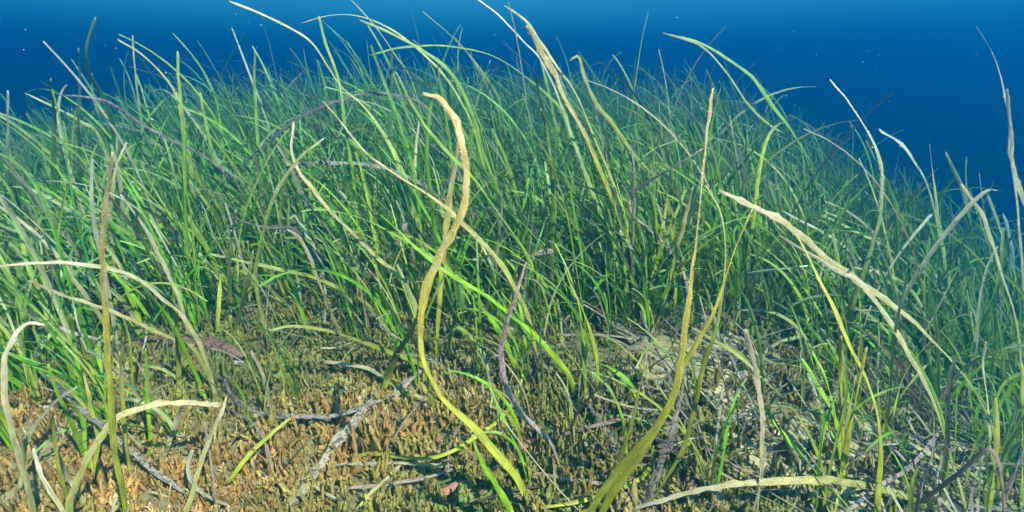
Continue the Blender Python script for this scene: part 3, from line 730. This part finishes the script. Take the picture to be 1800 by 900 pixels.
def batch_faces(L, nseg):
    i = (np.arange(nseg - 1) * 3)[None, :, None] + np.arange(2)[None, None, :] + (np.arange(L) * nseg * 3)[:, None, None]
    return np.stack([i, i + 1, i + 4, i + 3], -1).reshape(-1, 4)

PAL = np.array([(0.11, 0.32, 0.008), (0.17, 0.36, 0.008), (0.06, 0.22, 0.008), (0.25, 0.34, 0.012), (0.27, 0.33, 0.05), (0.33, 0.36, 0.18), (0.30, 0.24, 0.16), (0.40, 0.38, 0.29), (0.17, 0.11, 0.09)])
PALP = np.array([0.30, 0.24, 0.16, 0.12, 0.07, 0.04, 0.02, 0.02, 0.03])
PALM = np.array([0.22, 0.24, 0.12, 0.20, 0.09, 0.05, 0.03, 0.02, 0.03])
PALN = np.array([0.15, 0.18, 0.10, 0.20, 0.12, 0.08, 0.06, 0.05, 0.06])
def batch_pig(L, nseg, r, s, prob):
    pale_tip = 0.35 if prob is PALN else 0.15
    c = PAL[r.choice(len(PAL), L, p=prob)] * (r.uniform(0.4, 0.95, (L, 1)) if prob is PALP else (r.uniform(0.4, 1.25, (L, 1)) if prob is PALM else r.uniform(0.65, 1.4, (L, 1))))  # near leaves lightened, far ones darkened: flash falloff put into the colour
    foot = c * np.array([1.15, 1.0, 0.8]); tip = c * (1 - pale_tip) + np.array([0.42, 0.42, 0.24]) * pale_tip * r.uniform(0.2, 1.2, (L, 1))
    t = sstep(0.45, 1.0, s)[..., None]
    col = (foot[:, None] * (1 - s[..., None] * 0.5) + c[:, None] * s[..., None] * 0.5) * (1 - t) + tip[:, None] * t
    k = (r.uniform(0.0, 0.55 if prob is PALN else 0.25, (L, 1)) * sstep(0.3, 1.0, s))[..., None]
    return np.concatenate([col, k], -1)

def shoots(x, y, r, nl, length, width, nseg, prob):
    """leaves for shoots at x,y -> (shoot index, V, pigments)"""
    n = len(x)
    cnt = r.integers(nl[0], nl[1] + 1, n)
    sid = np.repeat(np.arange(n), cnt)
    L = len(sid)
    ln = np.repeat(length, cnt) * r.uniform(0.5, 1.05, L) * np.where((r.random(L) < 0.07) & (np.repeat(np.hypot(x, y), cnt) < 1.7), 1.4, 1.0)
    az = np.where(r.random(L) < 0.66, math.pi + r.normal(0, 0.65, L), r.uniform(0, 2 * math.pi, L))
    lean = np.abs(r.normal(0.0, 0.24, L)); curl = np.abs(r.normal(0.45, 0.75, L)) + 0.05
    arch = r.random(L) < 0.2
    curl = np.where(arch, r.uniform(1.2, 2.1, L), curl)
    wid = np.repeat(width, cnt) * (0.5 + 1.0 * r.random(L) ** 1.7)
    # leaves turn their flat side loosely towards the current, so every facing occurs
    tw = r.uniform(0, math.pi, L)
    b = np.stack([x, y, terrain(x, y)], -1)[sid] + np.column_stack([r.normal(0, 0.004, (L, 2)), np.zeros(L)])
    V, s = blade_batch(b, az, ln, lean, curl, wid, tw, None, r, nseg)
    return sid, V, batch_pig(L, nseg, r, s, prob)

r = np.random.default_rng(21)
# scatter feet: jittered, denser near, over the wedge in view
def scatter(rmin, rmax, per_m2, r):
    half = math.radians(56)
    n = int(per_m2 * half * (rmax ** 2 - rmin ** 2))
    rr = np.sqrt(r.uniform(rmin ** 2, rmax ** 2, n)); a = r.uniform(-half, half, n)
    return rr * np.sin(a), rr * np.cos(a)
X, Y, LEN, WID = [], [], [], []
for (a, b, dens_, l0, l1, w0) in ((0.40, 0.62, 800, 0.09, 0.22, 0.0025), (0.62, 0.8, 1000, 0.13, 0.28, 0.0031), (0.8, 1.35, 1750, 0.13, 0.31, 0.0043), (1.35, 2.2, 900, 0.17, 0.35, 0.0047), (2.2, 3.6, 560, 0.22, 0.38, 0.0050), (3.6, 6.0, 230, 0.2, 0.34, 0.0060), (6.0, 9.0, 60, 0.25, 0.35, 0.008)):
    x, y = scatter(a, b, dens_, r)
    px, py, d = project(np.stack([x, y, terrain(x, y)], -1))
    keep = r.random(len(x)) < density(px, py) * np.where(py > 900, 0.3, 1.0)
    # thin, patchy clumps
    pat = 0.5 + 0.5 * np.sin(5 * x + 2 * y) * np.sin(4.2 * y - 2.7 * x + 0.7)
    keep &= r.random(len(x)) < 0.55 + 0.6 * pat
    keep &= ~((px > 222) & (px < 445) & (py > 600) & (py < 735))        # nothing grows right in front of the sea cucumber
    x, y, py = x[keep], y[keep], py[keep]
    ln = r.uniform(l0, l1, len(x))
    X.append(x); Y.append(y); LEN.append(ln); WID.append(np.full(len(x), w0))
X, Y, LEN, WID = map(np.concatenate, (X, Y, LEN, WID))
px, py, dep = project(np.stack([X, Y, terrain(X, Y)], -1))
inview = (px > -20) & (px < 1820) & (py < 890) & (py > 150)
near = np.where(inview)[0]
near = near[np.argsort(dep[near])][:150]
isnear = np.zeros(len(X), bool); isnear[near] = True

# the nearest shoots, one thing each with its leaves as parts
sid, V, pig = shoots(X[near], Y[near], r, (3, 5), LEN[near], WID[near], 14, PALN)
NUM = {3: "three", 4: "four", 5: "five"}
def zone(x, y, js):
    c = pig[js, 7, :3].mean(0)
    hue = "straw-coloured" if c[0] > 0.95 * c[1] else ("yellow-green" if c[0] > 0.68 * c[1] else ("bright green" if c[1] > 0.235 else "dark green"))
    h_ = np.ptp(V[js, :, :, 2])
    size = "tall" if h_ > 0.24 else ("short" if h_ < 0.15 else "mid-height")
    return "%s %s %s-leaved shoot %s" % (size, hue, NUM[len(js)], where(x, y))
F14 = batch_faces(1, 14); STR = batch_strand(V)
for k, idx in enumerate(near):
    base = np.array([X[idx], Y[idx], float(terrain(X[idx], Y[idx]))])
    js = np.where(sid == k)[0]
    lab = zone(px[idx], py[idx], js); grp = "seagrass shoots at the front of the meadow"
    root = link("seagrass_shoot", None, None, tuple(base), label=lab, cat="seagrass", group=grp)
    for j in js:
        link("leaf", mesh_from("leaf", V[j].reshape(-1, 3) - base, F14, M_LEAF, np.repeat(pig[j], 3, 0), strand=STR[j]), root)
# all the rest of the meadow: one uncountable mass
far = np.where(~isnear)[0]
MV, MF, MP, MS, off = [], [], [], [], 0
for lo, hi, nseg, cols in ((0, 1.6, 11, (0, 1, 2)), (1.6, 2.4, 9, (0, 1, 2)), (2.4, 99, 8, (0, 2))):
    q = far[(np.hypot(X[far], Y[far]) >= lo) & (np.hypot(X[far], Y[far]) < hi)]
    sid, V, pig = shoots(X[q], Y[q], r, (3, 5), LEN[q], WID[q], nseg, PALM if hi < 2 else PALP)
    L, nc = len(V), len(cols)
    st = batch_strand(V).reshape(L, nseg, 3, 3)[:, :, list(cols)]
    V = V[:, :, list(cols)]
    i = (np.arange(nseg - 1) * nc)[None, :, None] + np.arange(nc - 1)[None, None, :] + (np.arange(L) * nseg * nc)[:, None, None] + off
    MF.append(np.stack([i, i + 1, i + nc + 1, i + nc], -1).reshape(-1, 4))
    MV.append(V.reshape(-1, 3)); MP.append(np.repeat(pig.reshape(-1, 4), nc, 0)); MS.append(st.reshape(-1, 3)); off += L * nseg * nc
# long old leaves arching out above the rest, mostly bent with the current
lx_, ly_ = scatter(0.8, 2.6, 75, r)
lpx_, lpy_, _d = project(np.stack([lx_, ly_, terrain(lx_, ly_)], -1))
kp = r.random(len(lx_)) < np.clip(density(lpx_, lpy_), 0, 1)
lx_, ly_ = lx_[kp], ly_[kp]
L, nseg = len(lx_), 16
V, s_ = blade_batch(np.stack([lx_, ly_, terrain(lx_, ly_)], -1), np.where(r.random(L) < 0.72, math.pi + r.normal(0, 0.5, L), r.uniform(0, 6.28, L)),
                    r.uniform(0.30, 0.50, L), np.abs(r.normal(0.1, 0.2, L)), r.uniform(0.3, 2.1, L), r.uniform(0.0034, 0.0062, L), r.uniform(0, math.pi, L), None, r, nseg)
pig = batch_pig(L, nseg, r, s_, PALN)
i = (np.arange(nseg - 1) * 3)[None, :, None] + np.arange(2)[None, None, :] + (np.arange(L) * nseg * 3)[:, None, None] + off
MF.append(np.stack([i, i + 1, i + 4, i + 3], -1).reshape(-1, 4)); MV.append(V.reshape(-1, 3)); MP.append(np.repeat(pig.reshape(-1, 4), 3, 0)); MS.append(batch_strand(V).reshape(-1, 3))
link("seagrass_meadow", mesh_from("seagrass_meadow", np.vstack(MV), np.vstack(MF), M_LEAF, np.vstack(MP), strand=np.vstack(MS)),
     label="dense green seagrass meadow fading into blue water behind the front shoots", cat="seagrass", kind="stuff")
print("meadow shoots", len(X), "leaves", len(V))

# ------------------------------------------------------------------ turf algae on the bare foreground
def frond(p, d, ln, w, r):
    """feathery frond: a tapering three-sided axis with small pointed side leaflets -> verts, tris, position along"""
    a = nrm(np.cross(d, nrm(r.normal(size=3)))); b_ = np.cross(d, a)
    bend = a * ln * r.uniform(-0.3, 0.3)
    V, Fq, S = [], [], []
    for k, (q, rad) in enumerate(((0, 0.5), (0.55, 0.8), (1.0, 0.25))):
        c = p + d * ln * q + bend * q * q
        for j in range(3):
            t = j * 2.094
            V.append(c + (a * math.cos(t) + b_ * math.sin(t)) * w * 0.42 * rad); S.append(q)
    for k in range(2):
        for j in range(3):
            i0, i1 = k * 3 + j, k * 3 + (j + 1) % 3
            Fq += [[i0, i1, i1 + 3], [i0, i1 + 3, i0 + 3]]
    for k in range(9):
        q = r.uniform(0.15, 1.0); t = r.uniform(0, 6.28)
        c = p + d * ln * q + bend * q * q
        o_ = a * math.cos(t) + b_ * math.sin(t); sd_ = np.cross(o_, d)
        l_ = w * r.uniform(0.35, 0.8) * (1.15 - 0.4 * q); n0 = len(V)
        tipv = c + nrm(o_ + d * r.uniform(0.5, 1.6)) * l_
        V += [c - sd_ * w * 0.22, c + sd_ * w * 0.22, tipv]; S += [q * 0.9, q * 0.9, min(1.0, q + 0.25)]
        Fq.append([n0, n0 + 1, n0 + 2])
    return np.array(V), np.array(Fq), np.array(S)
def tuft_geo(r, nf, ks, kw):
    V, Fq, S, n0 = [], [], [], 0
    for k in range(nf):
        az = r.uniform(0, 6.28); tl = abs(r.normal(0.1, 0.55))
        d = np.array([math.sin(tl) * math.cos(az), math.sin(tl) * math.sin(az), math.cos(tl)])
        p = np.array([r.normal(0, 0.0035), r.normal(0, 0.0035), -0.002])
        v, f, s_ = frond(p, d, ks * r.uniform(0.008, 0.019), kw * r.uniform(0.0045, 0.0080), r)
        V.append(v); Fq.append(f + n0); S.append(s_); n0 += len(v)
    return np.vstack(V), np.vstack(Fq), np.concatenate(S)
TNF = [int(r.integers(3, 9)) for _ in range(24)]
NF = {3: 'three', 4: 'four', 5: 'five', 6: 'six', 7: 'seven', 8: 'eight'}
TUFTS = [tuft_geo(r, TNF[_], r.uniform(0.6, 1.5), r.uniform(0.5, 1.4)) for _ in range(24)]
ALG = np.array([(0.20, 0.165, 0.03), (0.30, 0.185, 0.045), (0.14, 0.135, 0.025), (0.33, 0.15, 0.04), (0.11, 0.15, 0.04), (0.38, 0.25, 0.12)])
n_try = 30000
half = math.radians(54)
rr = np.sqrt(r.uniform(0.30 ** 2, 1.35 ** 2, n_try)); aa = r.uniform(-half, half, n_try)
tx, ty = rr * np.sin(aa), rr * np.cos(aa)
tpx, tpy, tdep = project(np.stack([tx, ty, terrain(tx, ty)], -1))
keep = (r.random(n_try) < turf_density(tpx, tpy)) & (tpx > -150) & (tpx < 1950) & (tpy < 1080)
tx, ty, tpx, tpy, tdep = (q[keep] for q in (tx, ty, tpx, tpy, tdep))
clump = 0.5 + 0.5 * np.sin(61 * tx + 17 * np.sin(23 * ty)) * np.sin(57 * ty + 13 * np.sin(19 * tx))
tsc = (0.4 + 1.0 * r.random(len(tx)) ** 2) * (0.6 + 0.85 * clump); trot = r.uniform(0, 6.28, len(tx)); tvar = r.integers(0, len(TUFTS), len(tx))
# orange-brown patches towards the lower left, partly painted flash warmth, greener turf elsewhere
warm = np.clip(0.04 + 0.9 * sstep(-0.05, -0.45, tx + 0.25 * np.sin(9 * ty)) * sstep(0.75, 0.42, ty) + 0.35 * np.sin(14 * tx + 3) * np.sin(13 * ty), 0, 1)
def tuft_col(k):
    base = ALG[r.choice([0, 2, 4, 0, 2])] * 1.15 * (1 - warm[k]) + ALG[r.choice([1, 3, 5, 1])] * 1.25 * warm[k]
    return base * r.uniform(0.6, 1.35) * r.uniform(0.88, 1.12, 3)
tz = terrain(tx, ty)
seen = (tpx > 0) & (tpx < 1800) & (tpy < 885)
score = np.where(seen, tsc / tdep, 0)
pick = np.argsort(-score)[:300]
ispick = np.zeros(len(tx), bool); ispick[pick] = True
TMESH = {}
for k in pick:
    q = 0 if warm[k] < 0.35 else (1 if warm[k] < 0.7 else 2)
    key = (int(tvar[k]), q)
    if key not in TMESH:
        V_, F_, S_ = TUFTS[key[0]]
        c = (ALG[0], (ALG[0] + ALG[1]) / 2 * 1.1, (ALG[3] + ALG[1]) / 2 * 1.1)[q] * r.uniform(0.75, 1.25) * r.uniform(0.88, 1.12, 3)
        tip = c * 0.85 + np.array([0.38, 0.33, 0.15]) * 0.15
        colr = c[None] * (1 - S_[:, None] ** 2) + tip[None] * S_[:, None] ** 2
        TMESH[key] = mesh_from("turf_alga", V_, F_, M_ALGA, np.column_stack([colr, np.ones(len(S_))]))
    hue = ("olive-green", "olive-brown", "orange-brown")[q]
    size = "large" if tsc[k] > 1.05 else ("small" if tsc[k] < 0.7 else "medium")
    o = link("algae_tuft", TMESH[key], None, (tx[k], ty[k], tz[k]), label="%s %s %s-frond algae tuft %s" % (size, hue, NF[TNF[tvar[k]]], where(tpx[k], tpy[k])), cat="algae",
             group="algae tufts of the foreground turf")
    o.rotation_euler = (0, 0, trot[k]); o.scale = (tsc[k],) * 3
rest = np.where(~ispick)[0]
VV, PP, FF = [], [], []
off = 0
for k in rest:
    V_, F_, S_ = TUFTS[tvar[k]]
    c_, s_ = math.cos(trot[k]), math.sin(trot[k])
    Vr = np.column_stack([V_[:, 0] * c_ - V_[:, 1] * s_, V_[:, 0] * s_ + V_[:, 1] * c_, V_[:, 2]]) * tsc[k] + np.array([tx[k], ty[k], tz[k]])
    c = tuft_col(k); tip = c * 0.85 + np.array([0.38, 0.33, 0.15]) * 0.15
    w_ = S_[:, None] ** 2
    VV.append(Vr); FF.append(F_ + off); PP.append(np.column_stack([c[None] * (1 - w_) + tip[None] * w_, np.ones(len(S_))]))
    off += len(V_)
link("algae_turf", mesh_from("algae_turf", np.vstack(VV), np.vstack(FF), M_ALGA, np.vstack(PP)),
     label="carpet of olive and orange-brown turf algae covering the foreground sea bed", cat="algae", kind="stuff")
print("tufts", len(tx))

# ------------------------------------------------------------------ dead leaf litter (thin shreds), uncountable
nlit = 1500
lx, ly = scatter(0.36, 1.5, 5200, r)
lpx, lpy, _ = project(np.stack([lx, ly, terrain(lx, ly)], -1))
wl = 0.10 + 0.9 * np.exp(-(((lpx - 1260) / 190) ** 2 + ((lpy - 730) / 140) ** 2)) + 0.75 * sstep(1350, 1600, lpx) + 0.35 * np.exp(-((lpy - 520) / 80) ** 2)
kp = r.random(len(lx)) < np.clip(wl, 0, 1) * 0.62
lx, ly = lx[kp], ly[kp]
L = len(lx); nseg = 8
az = r.uniform(0, 6.28, L); ln = r.uniform(0.02, 0.12, L); wd = r.uniform(0.0008, 0.0034, L)
s = np.linspace(-0.5, 0.5, nseg)[None]
cur = r.normal(0, 1.0, (L, 1))
a2 = az[:, None] + cur * s
cx = lx[:, None] + np.cumsum(np.cos(a2) * ln[:, None] / nseg, 1); cy = ly[:, None] + np.cumsum(np.sin(a2) * ln[:, None] / nseg, 1)
cz = terrain(cx, cy) + 0.004 + r.uniform(0, 0.016, (L, 1)) + np.abs(r.normal(0, 0.45, (L, 1))) * (s + 0.5) * ln[:, None]
C = np.stack([cx, cy, cz], -1)
S = np.stack([-np.sin(a2), np.cos(a2), r.normal(0, 0.5, (L, 1)) + 0 * a2], -1); S = nrm(S)
W = (wd[:, None] * np.ones((1, nseg)))[..., None]
T = nrm(np.gradient(C, axis=1)); Nn = np.cross(T, S)
V = np.stack([C - S * W / 2, C + Nn * W * 0.2, C + S * W / 2], 2)
LP = np.array([(0.26, 0.22, 0.13), (0.18, 0.13, 0.06), (0.27, 0.18, 0.13), (0.07, 0.05, 0.03), (0.30, 0.27, 0.18), (0.16, 0.17, 0.04)])
pc = LP[r.integers(0, len(LP), L)] * r.uniform(0.7, 1.15, (L, 1))
pg = np.concatenate([np.repeat(pc[:, None], nseg, 1), r.uniform(0.1, 0.45, (L, 1, 1)) * np.ones((1, nseg, 1))], -1)
link("leaf_litter", mesh_from("leaf_litter", V.reshape(-1, 3), batch_faces(L, nseg), M_DEAD, np.repeat(pg.reshape(-1, 4), 3, 0), strand=batch_strand(V)),
     label="thin shreds of dead seagrass scattered over sand and turf", cat="leaf litter", kind="stuff")

# ------------------------------------------------------------------ single things on the sea bed
def tube(name, C, R, mat, r, bumps, **kw):
    n, m_ = len(C), 14
    T = nrm(np.gradient(C, axis=0)); S = nrm(np.cross(T, np.array([0, 0, 1.0]))); Nn = np.cross(S, T)
    a = np.linspace(0, 2 * math.pi, m_, endpoint=False)
    rad = R[:, None] * (1 + bumps * r.normal(size=(n, m_)))
    V = C[:, None] + S[:, None] * (rad * np.cos(a))[..., None] + Nn[:, None] * (rad * np.sin(a))[..., None]
    i = np.arange(n - 1)[:, None] * m_; j = np.arange(m_)[None]
    Fq = np.stack([i + j, i + (j + 1) % m_, i + m_ + (j + 1) % m_, i + m_ + j], -1).reshape(-1, 4)
    o0 = C[0]
    return link(name, mesh_from(name, V.reshape(-1, 3) - o0, Fq, mat), None, tuple(o0), **kw)
g = np.array([ground_hit(x, y) for x, y in ((222, 620), (262, 613), (310, 612), (360, 617), (400, 627), (432, 640))])
C = catmull(g, 46); s = np.linspace(0, 1, 46)
R = 0.0088 * np.sqrt(np.clip(1 - (2 * s - 1) ** 6, 0.0, 1)) + 0.0004
C[:, 2] = terrain(C[:, 0], C[:, 1]) + 0.010
body = tube("sea_cucumber", C, R, M_BODY, r, 0.07, label="reddish brown knobbly sea cucumber lying among the left shoots", cat="sea cucumber")
wv, wf, c0 = [], [], 0
for k in range(90):
    i = int(r.integers(2, 44)); a = r.uniform(0.1, math.pi - 0.1)
    T = nrm(C[min(i + 1, 45)] - C[i - 1]); S = nrm(np.cross(T, [0, 0, 1.0])); Nn = np.cross(S, T)
    p = C[i] + (S * math.cos(a) + Nn * math.sin(a)) * R[i] - C[0]
    wv.append(p + OCT_V * r.uniform(0.0007, 0.0016)); wf.append(OCT_F + 6 * k)
link("wart", mesh_from("wart", np.vstack(wv), np.vstack(wf), M_BODY), body, kind="stuff")

def lump(name, px_, py_, rx, ry, rz, mat, r, **kw):
    p = ground_hit(px_, py_)
    nu, nv = 18, 11
    u = np.linspace(0, 2 * math.pi, nu, endpoint=False)[None]; v = np.linspace(0.05, math.pi - 0.05, nv)[:, None]
    k = 1 + 0.12 * np.sin(3 * u + 2 * v) * np.sin(2 * v + 1) + 0.05 * r.normal(size=(nv, nu))
    V = np.stack([rx * np.sin(v) * np.cos(u) * k, ry * np.sin(v) * np.sin(u) * k, rz * np.cos(v) * k + 0 * u], -1).reshape(-1, 3)
    i = np.arange(nv - 1)[:, None] * nu; j = np.arange(nu)[None]
    Fq = np.stack([i + j, i + nu + j, i + nu + (j + 1) % nu, i + (j + 1) % nu], -1).reshape(-1, 4)
    return link(name, mesh_from(name, V, Fq, mat), None, (p[0], p[1], p[2] + rz * 0.45), **kw)
lump("sponge", 1390, 800, 0.013, 0.012, 0.011, M_SPONGE, r, label="round orange-brown sponge on the sand left of the yellow-green clump", cat="sponge")
lump("pebble", 1247, 640, 0.008, 0.006, 0.004, M_STONE, r, label="small dark stone on the pale sand behind the tall yellow leaves", cat="stone")
lump("stone", 905, 690, 0.006, 0.006, 0.004, M_STONE, r, label="tiny dark stone in the turf below the pinkish stiff leaf", cat="stone")

# drifting particles in the open water, uncountable
ns = 300
sp = np.stack([r.uniform(40, 1790, ns), r.uniform(5, 520, ns)], -1)
dd = r.uniform(0.45, 2.0, ns)
Pp = CAMP + ray(sp[:, 0], sp[:, 1]) * dd[:, None]
V = Pp[:, None] + OCT_V[None] * ((0.00025 + 0.001 * r.random((ns, 1, 1)) ** 3) * r.uniform(0.5, 1.6, (ns, 6, 1)))
link("marine_snow", mesh_from("marine_snow", V.reshape(-1, 3), (OCT_F[None] + 6 * np.arange(ns)[:, None, None]).reshape(-1, 3), M_SNOW),
     label="pale specks drifting in the open blue water", cat="particles", kind="stuff")
